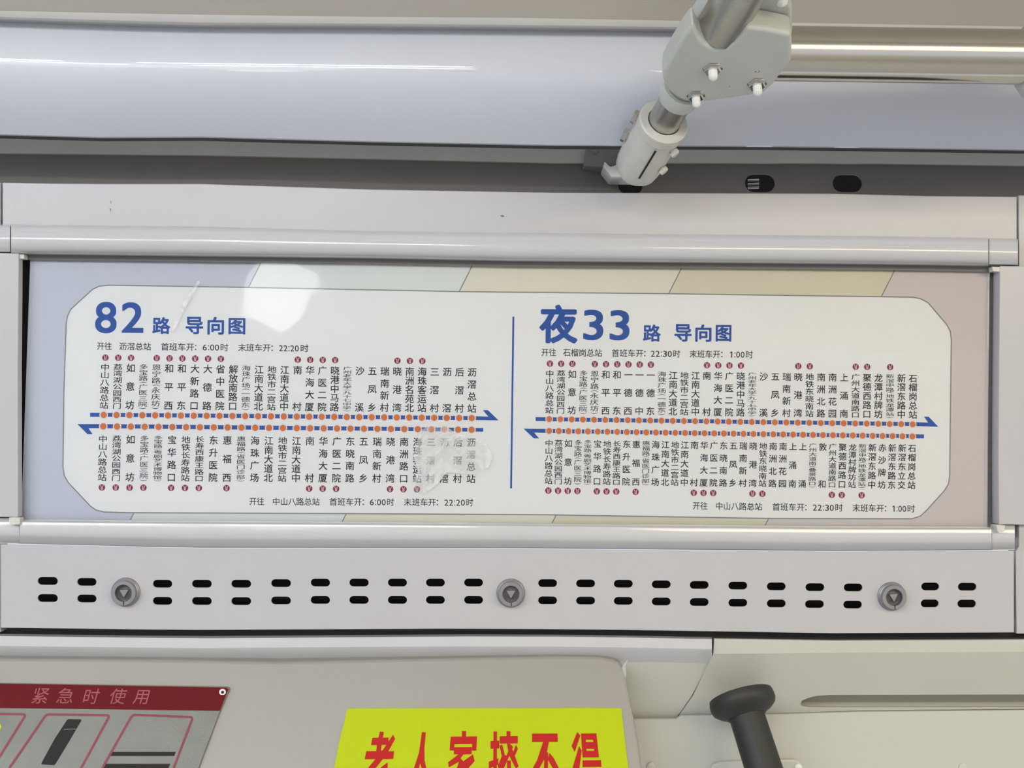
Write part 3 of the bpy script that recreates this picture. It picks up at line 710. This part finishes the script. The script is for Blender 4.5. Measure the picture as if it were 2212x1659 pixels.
# right wall: lit band, then sloping back, with a long recess
seam = [(1540, 1379), (1539, 1412), (1521, 1450), (1496, 1502), (1465, 1549)]
rb0 = lerp_tab([(1540, 1380), (1800, 1384), (2212, 1382)])
rseam = lerp_tab([(1465, 1545), (1700, 1541), (1850, 1536), (2212, 1532)])
dw = lambda x, y: (0.0 if y < 1412 else -0.030 * (y - 1412) / 130.0)
xr = [1700, 1850, 2212, 2700, 3400]
rec = [(1729, 1521), (1732, 1514), (1745, 1508), (1762, 1503.5), (1790, 1501), (2212, 1500), (2600, 1500), (2620, 1508), (2620, 1522), (2600, 1528.5), (2212, 1527.5), (1800, 1528), (1745, 1527.5), (1733, 1525)]
top_band = [(x, rb0(x)) for x in (1543, 1800, 2212, 3400)]
plate('wall_r_a', top_band + [(3400, 1408), (2212, 1409), (1541, 1412)], [], 0, 0.004, M['wall'], depth=lambda x, y: 0.0).name = 'wall_right'
tag(bpy.data.objects['wall_right'], 'bright upper band of the wall right of the diagonal seam', 'wall', kind='structure')
o = plate('wall_r_b', [(1541, 1412), (2212, 1409), (3400, 1408)] + [(x, rseam(x) - 1) for x in reversed(xr)] + [(1600, 1542), (1468, 1544), (1498, 1502), (1523, 1450)], [rec], 0, 0.004, M['wall'],
          depth=plane_depth(1410, 0.0, -0.5))
o.name = 'wall_right_slope'; tag(o, 'sloping wall panel with a long recessed slot, lower right', 'wall', kind='structure')
# trough of the recess
rp = [U(x, y, -0.026) for x, y in rec]
o = mesh_obj('wall_right_trough', [U(x, y, -0.026) for x, y in ((1700, 1490), (3000, 1490))] + [U(x, y, -0.048) for x, y in ((1700, 1516), (3000, 1515))] + [U(x, y, -0.036) for x, y in ((1700, 1542), (3000, 1542))],
             [(0, 1, 3, 2), (2, 3, 5, 4)], M['wall']); o.name = 'wall_right_trough'
tag(o, 'shadowed inside of the long wall slot, lower right', 'wall', kind='structure')
o = plate('wall_lower', [(1300, 1554), (1461, 1553.5), (1470, 1546.5)] + [(x, rseam(x) + 2) for x in xr] + [(3400, 2300), (1300, 2300)], [], 0, 0.004, M['wall'], depth=lambda x, y: -0.026)
tag(o, 'plain off-white wall panel below the thin seam, lower right', 'wall', kind='structure')
o = plate('wall_back', [(-1100, 1370), (3400, 1380), (3400, 2300), (-1100, 2300)], [], -0.05, 0.01, M['dark']); o.name = 'wall_back'
tag(o, 'dark void behind the lower wall panels', 'wall', kind='structure')

# cream cover: leans out towards the room going down
dcov = plane_depth(1425, 0.008, 0.5)
cov_out = [(-1000, 1405)] + [(x, r_cov(x) + 2) for x in (0, 150, 300, 450, 600, 800, 1000, 1200)] + [(1290, 1419), (1320, 1424), (1338, 1432), (1347, 1444), (1352, 1462), (1361, 1510), (1371, 1560), (1379, 1605), (1386, 1659), (1396, 1760), (-1000, 1760)]
cover = plate('mechanism_cover', cov_out, [], 0, 0.02, M['cream'], None, 0.0022, depth=dcov)
tag(cover, 'cream cover panel with a rounded top right corner, lower left', 'cover')
o = mesh_obj('torn_film', [U(1343, 1442, 0.012), U(1356, 1424, 0.016), U(1351, 1440, 0.016), U(1353, 1455, 0.017), U(1351, 1470, 0.014)], [(0, 2, 1), (0, 3, 2), (0, 4, 3)], M['castw'], cover)
part(o, 'peeling scrap of protective film at the corner')

# ------------------------------------------------------------------ emergency placard
pl = empty('emergency_placard', U(250, 1570, 0.04), 'silver and dark red placard marked 紧急时使用 on the cream cover, lower left', 'sign')
dk = lambda k_: (lambda x, y: dcov(x, y) + 0.0022 + 0.00012 * k_)
plate('placard_plate', [(-300, 1470), (0, 1476), (490, 1484), (495, 1486), (495, 1490), (475, 1536), (430, 1655), (395, 1750), (-300, 1750)], [], 0, 0.0016, M['alu'], pl, 0, depth=dk(0))
k = Ink(dk(1)); k.poly([(-300, 1471), (0, 1476.5), (488, 1485), (494, 1488), (475, 1535.5), (0, 1529.5), (-300, 1525)]); k.build('red_band', M['red'], pl, 'dark red header band')
for c, x0, y0, x1, y1 in (('紧', 70, 1485, 106, 1520), ('急', 124, 1486, 160, 1520), ('时', 180, 1487, 214, 1521), ('使', 238, 1487, 272, 1521), ('用', 290, 1488, 324, 1521)):
    k = Ink(dk(2)); k.cell(c, x0, y0, x1, y1, -0.012, lean=0.28, slope=0.015); k.build('placard_character', M['pinkline'], pl)
def rr(pts, r=7, n=4):
    out = []
    N = len(pts)
    for i in range(N):
        p, a, b = Vector(pts[i]), Vector(pts[i - 1]), Vector(pts[(i + 1) % N])
        u = (a - p).normalized() * r; v = (b - p).normalized() * r
        for j in range(n + 1):
            t = j / n; q = p + u * (1 - t) ** 2 + v * t ** 2; out.append((q.x, q.y))
    return out
for pts in ([(-90, 1541), (56, 1543), (-20, 1665), (-170, 1663)], [(100, 1543), (237, 1545), (172, 1665), (18, 1662)], [(286, 1544), (417, 1549), (372, 1667), (218, 1664)]):
    k = Ink(dk(2)); k.stroke(rr(pts), 5, True); k.build('pictogram_frame', M['frame_ink'], pl)
k = Ink(dk(2)); k.poly(rr([(146, 1553), (177, 1554), (150, 1600), (118, 1653), (88, 1651), (118, 1596)], 4)); k.build('pictogram', M['dark'], pl, 'black bar pictogram')
k = Ink(dk(3)); k.stroke([(138, 1576), (155, 1574.5), (164, 1575)], 1.2); k.build('pictogram', M['grey_ink'], pl)
k = Ink(dk(2)); k.poly([(243, 1624), (380, 1624), (376, 1633), (237, 1633)]); k.poly([(229, 1650), (368, 1650), (362, 1662), (222, 1662)]); k.build('pictogram', M['dark'], pl, 'two black stripes pictogram')
k = Ink(dk(2)); k.poly([(-30 + 33 * math.cos(a * .4), 1570 + 16 * math.sin(a * .4)) for a in range(16)]); k.build('pictogram', M['yellow'], pl, 'yellow-green blob pictogram')
lathe('rivet', U(481, 1495, dcov(481, 1495) + 0.0022), (0, -1, 0), [(0.0028, 0), (0.0030, 0.0006), (0.0024, 0.0012), (0.0014, 0.0011), (0.0012, 0.0004)], M['cap'], pl, 20)
lathe('rivet_core', U(481, 1495, dcov(481, 1495) + 0.0034), (0, -1, 0), [(0.0012, 0), (0.0010, 0.0002)], M['dark'], pl, 12)

# ------------------------------------------------------------------ yellow sticker
ys = empty('warning_sticker', U(1045, 1600, 0.04), 'bright yellow-green sticker with heavy red characters on the cream cover, bottom centre', 'sticker')
plate('sticker_sheet', [(752, 1530.5), (960, 1530), (1306, 1529.5), (1342, 1530), (1347, 1575), (1352, 1615), (1357, 1659), (1366, 1745), (705, 1745), (722, 1659), (733, 1600), (742, 1566), (749, 1534)], [], 0, 0.0006, M['yellow'], ys, 0, depth=lambda x, y: dcov(x, y) + 0.0009)
zc = lambda pts: [(780 + x / 4.096, 1560 + y / 4.096) for x, y in pts]
dy = lambda x, y: dcov(x, y) + 0.00115
def zh(polys):
    k = Ink(dy)
    for n_, p in enumerate(polys):
        k.df = (lambda e: (lambda x, y: dy(x, y) + e))(n_ * 8e-6)
        if isinstance(p, tuple): k.poly(zc(p[0]), [zc(h) for h in p[1]])
        else: k.poly(zc(p))
    k.build('red_character', M['redtxt'], ys)
zh([[(165, 84), (201, 86), (182, 200), (175, 258), (133, 256), (140, 204)], [(100, 138), (243, 136), (241, 200), (88, 204)], [(282, 110), (302, 148), (240, 258), (190, 330), (130, 405), (62, 470), (40, 430), (120, 335), (180, 250), (190, 250)],
    [(46, 256), (293, 256), (284, 326), (32, 328)], [(235, 355), (235, 410), (175, 470), (175, 400)], [(100, 440), (150, 440), (150, 560), (280, 560), (300, 600), (100, 610)]])
zh([[(538, 88), (573, 89), (560, 230), (562, 340), (580, 420), (640, 560), (600, 590), (522, 364), (500, 460), (440, 590), (400, 560), (470, 400), (512, 270)]])
zh([[(892, 78), (929, 78), (929, 128), (892, 128)], ([(793, 128), (1026, 125), (1020, 252), (980, 252), (984, 192), (826, 194), (824, 252), (783, 250)], []), [(822, 222), (980, 220), (978, 284), (905, 286), (880, 320), (905, 345), (990, 284), (1005, 345), (955, 400), (940, 440), (1010, 560), (970, 590), (900, 470), (890, 580), (800, 600), (850, 540), (860, 470), (780, 520), (768, 480), (850, 400), (866, 350), (776, 400), (770, 355), (860, 286), (820, 284)]])
zh([[(1172, 82), (1203, 82), (1200, 560), (1170, 600), (1140, 570), (1168, 560)], [(1145, 168), (1222, 162), (1222, 232), (1145, 236)], [(1130, 350), (1215, 318), (1215, 375), (1130, 412)], [(1287, 80), (1322, 80), (1322, 128), (1287, 128)], [(1227, 124), (1387, 122), (1386, 188), (1226, 190)],
    [(1224, 205), (1250, 200), (1272, 290), (1300, 300), (1260, 350), (1225, 420), (1208, 390), (1245, 300)], [(1290, 190), (1320, 190), (1395, 390), (1370, 412), (1308, 290)], [(1330, 200), (1345, 220), (1262, 412), (1230, 412)], [(1370, 200), (1388, 236), (1355, 310), (1340, 280)],
    [(1225, 412), (1400, 412), (1395, 470), (1225, 470)], [(1292, 340), (1325, 340), (1325, 600), (1292, 600)]])
zh([[(1513, 101), (1738, 100), (1741, 174), (1513, 175)], [(1610, 174), (1662, 174), (1648, 250), (1620, 330), (1565, 430), (1510, 500), (1490, 460), (1560, 330)], [(1622, 250), (1655, 270), (1652, 600), (1615, 600)], [(1668, 272), (1705, 318), (1760, 425), (1735, 470), (1650, 330)]])
zh([[(1912, 86), (1940, 118), (1890, 266), (1862, 212)], ([(1945, 100), (2082, 98), (2105, 312), (1960, 312)], [[(1988, 156), (2052, 156), (2054, 175), (1990, 175)], [(1993, 236), (2060, 236), (2062, 253), (1995, 253)]]), [(1928, 212), (1952, 250), (1930, 420), (1930, 600), (1890, 600), (1890, 440), (1872, 400)], [(1960, 338), (2122, 336), (2127, 395), (1960, 398)], [(1940, 440), (2150, 440), (2150, 490), (1940, 490)], [(2050, 490), (2090, 490), (2090, 600), (2050, 600)]])

# ------------------------------------------------------------------ black knob-headed post, bracket and screws, lower right
fc = U(1607, 1527, 0.012)
pd = Vector((0.20, -0.50, -0.83)).normalized()
post = empty('knob_post', fc, 'black plastic post with a wide round head on the wall, bottom right', 'post')
RK = 0.0295
lathe('post_head', fc - pd * 0.006, pd, [(RK * .97, -0.004), (RK, 0.0), (RK, 0.004), (RK * .95, 0.0075), (RK * .80, 0.011), (RK * .62, 0.0135), (0.017, 0.015), (0.001, 0.015)], M['blackp'], post, 64)
lathe('post_stem', fc + pd * 0.006, pd, [(0.0165, 0), (0.0158, 0.004), (0.0162, 0.055), (0.0170, 0.0555), (0.0170, 0.0585), (0.0162, 0.059), (0.0162, 0.13), (0.012, 0.133)], M['blackp'], post, 48)
lathe('head_screw', fc + pd * 0.0086 + Vector((-0.006, -0.012, 0)), pd, [(0.002, 0), (0.0016, 0.0008)], M['lockd'], post, 12)
br = empty('wall_bracket', U(1640, 1655, -0.02), 'off-white rounded bracket on the wall behind the black post, bottom right', 'bracket')
plate('bracket_plate', [(1536, 1660), (1540, 1652), (1550, 1647.5), (1580, 1645), (1640, 1643), (1700, 1641), (1716, 1641), (1726, 1645), (1736, 1654), (1740, 1664), (1740, 1720), (1536, 1720)], [], -0.021, 0.006, M['wall'], br, 0.0015)
lathe('bracket_screw', U(1724, 1658, -0.021), (0, -1, 0), [(0.0035, 0), (0.0033, 0.001), (0.0015, 0.0018)], M['cap'], br, 20)
for i, (sx, sy, lab) in enumerate(((1406, 1655, 'small pale screw cap on the wall just right of the cream cover'), (2080, 1657, 'small pale screw cap alone on the wall at the far bottom right'))):
    sc = lathe('screw_cap', U(sx, sy, -0.026), (0, -1, 0), [(0.0042, 0), (0.0040, 0.0012), (0.003, 0.002), (0.0006, 0.0022)], M['wall'], None, 24)
    tag(sc, lab, 'screw')

# ------------------------------------------------------------------ rest of the cabin behind the camera (seen only in reflections)
def st(o, lab, cat): return tag(o, lab, cat, kind='structure')
st(box('floor', (-3, -2.6, -1.95), (3, 0.1, -1.9), M['floor']), 'grey vinyl bus floor', 'floor')
o = box('ceiling_far', (-3, -2.6, 0.66), (3, -0.42, 0.70), M['opp']); o.name = 'ceiling_aisle'; st(o, 'flat white aisle ceiling behind the camera', 'ceiling')
st(box('wall_opposite', (-3, -2.62, -1.9), (3, -2.55, -0.55), M['opp']), 'opposite side wall of the bus', 'wall')
o = box('wall_opposite_top', (-3, -2.62, 0.25), (3, -2.55, 0.7), M['opp']); st(o, 'upper part of the opposite side wall', 'wall')
st(box('window_1', (-3, -2.61, -0.55), (3, -2.60, 0.25), M['clear']), 'daylit window band of the opposite side', 'window')
dl = lathe('reflection_dome', (-0.70, -2.55, 0.40), (0, 1, 0), [(0.115, 0.0), (0.11, 0.02), (0.09, 0.035), (0.05, 0.045), (0.002, 0.048)], M['dome'], None, 40)  # glowing dome added to give the white blob reflected in the sign
tag(dl, 'unseen glowing white dome added on the opposite wall for its reflection in the sign', 'lamp')
for i, x in enumerate((-1.98, -1.58, -1.18, -0.70, -0.37)):
    for y, lab in ((-1.35, 'near'), (-1.75, 'far')):
        l_ = box('ceiling_lamp', (x, y - 0.035, 0.645), (x + 0.31, y + 0.035, 0.66), M['lamp'], None, 0.002)
        tag(l_, 'white strip lamp on the aisle ceiling, %s row, %s from the left' % (lab, ('first', 'second', 'third', 'fourth', 'fifth')[i]), 'lamp', 'strip lamps on the aisle ceiling')
bpy.data.objects.remove(_fo); bpy.data.curves.remove(_fc)
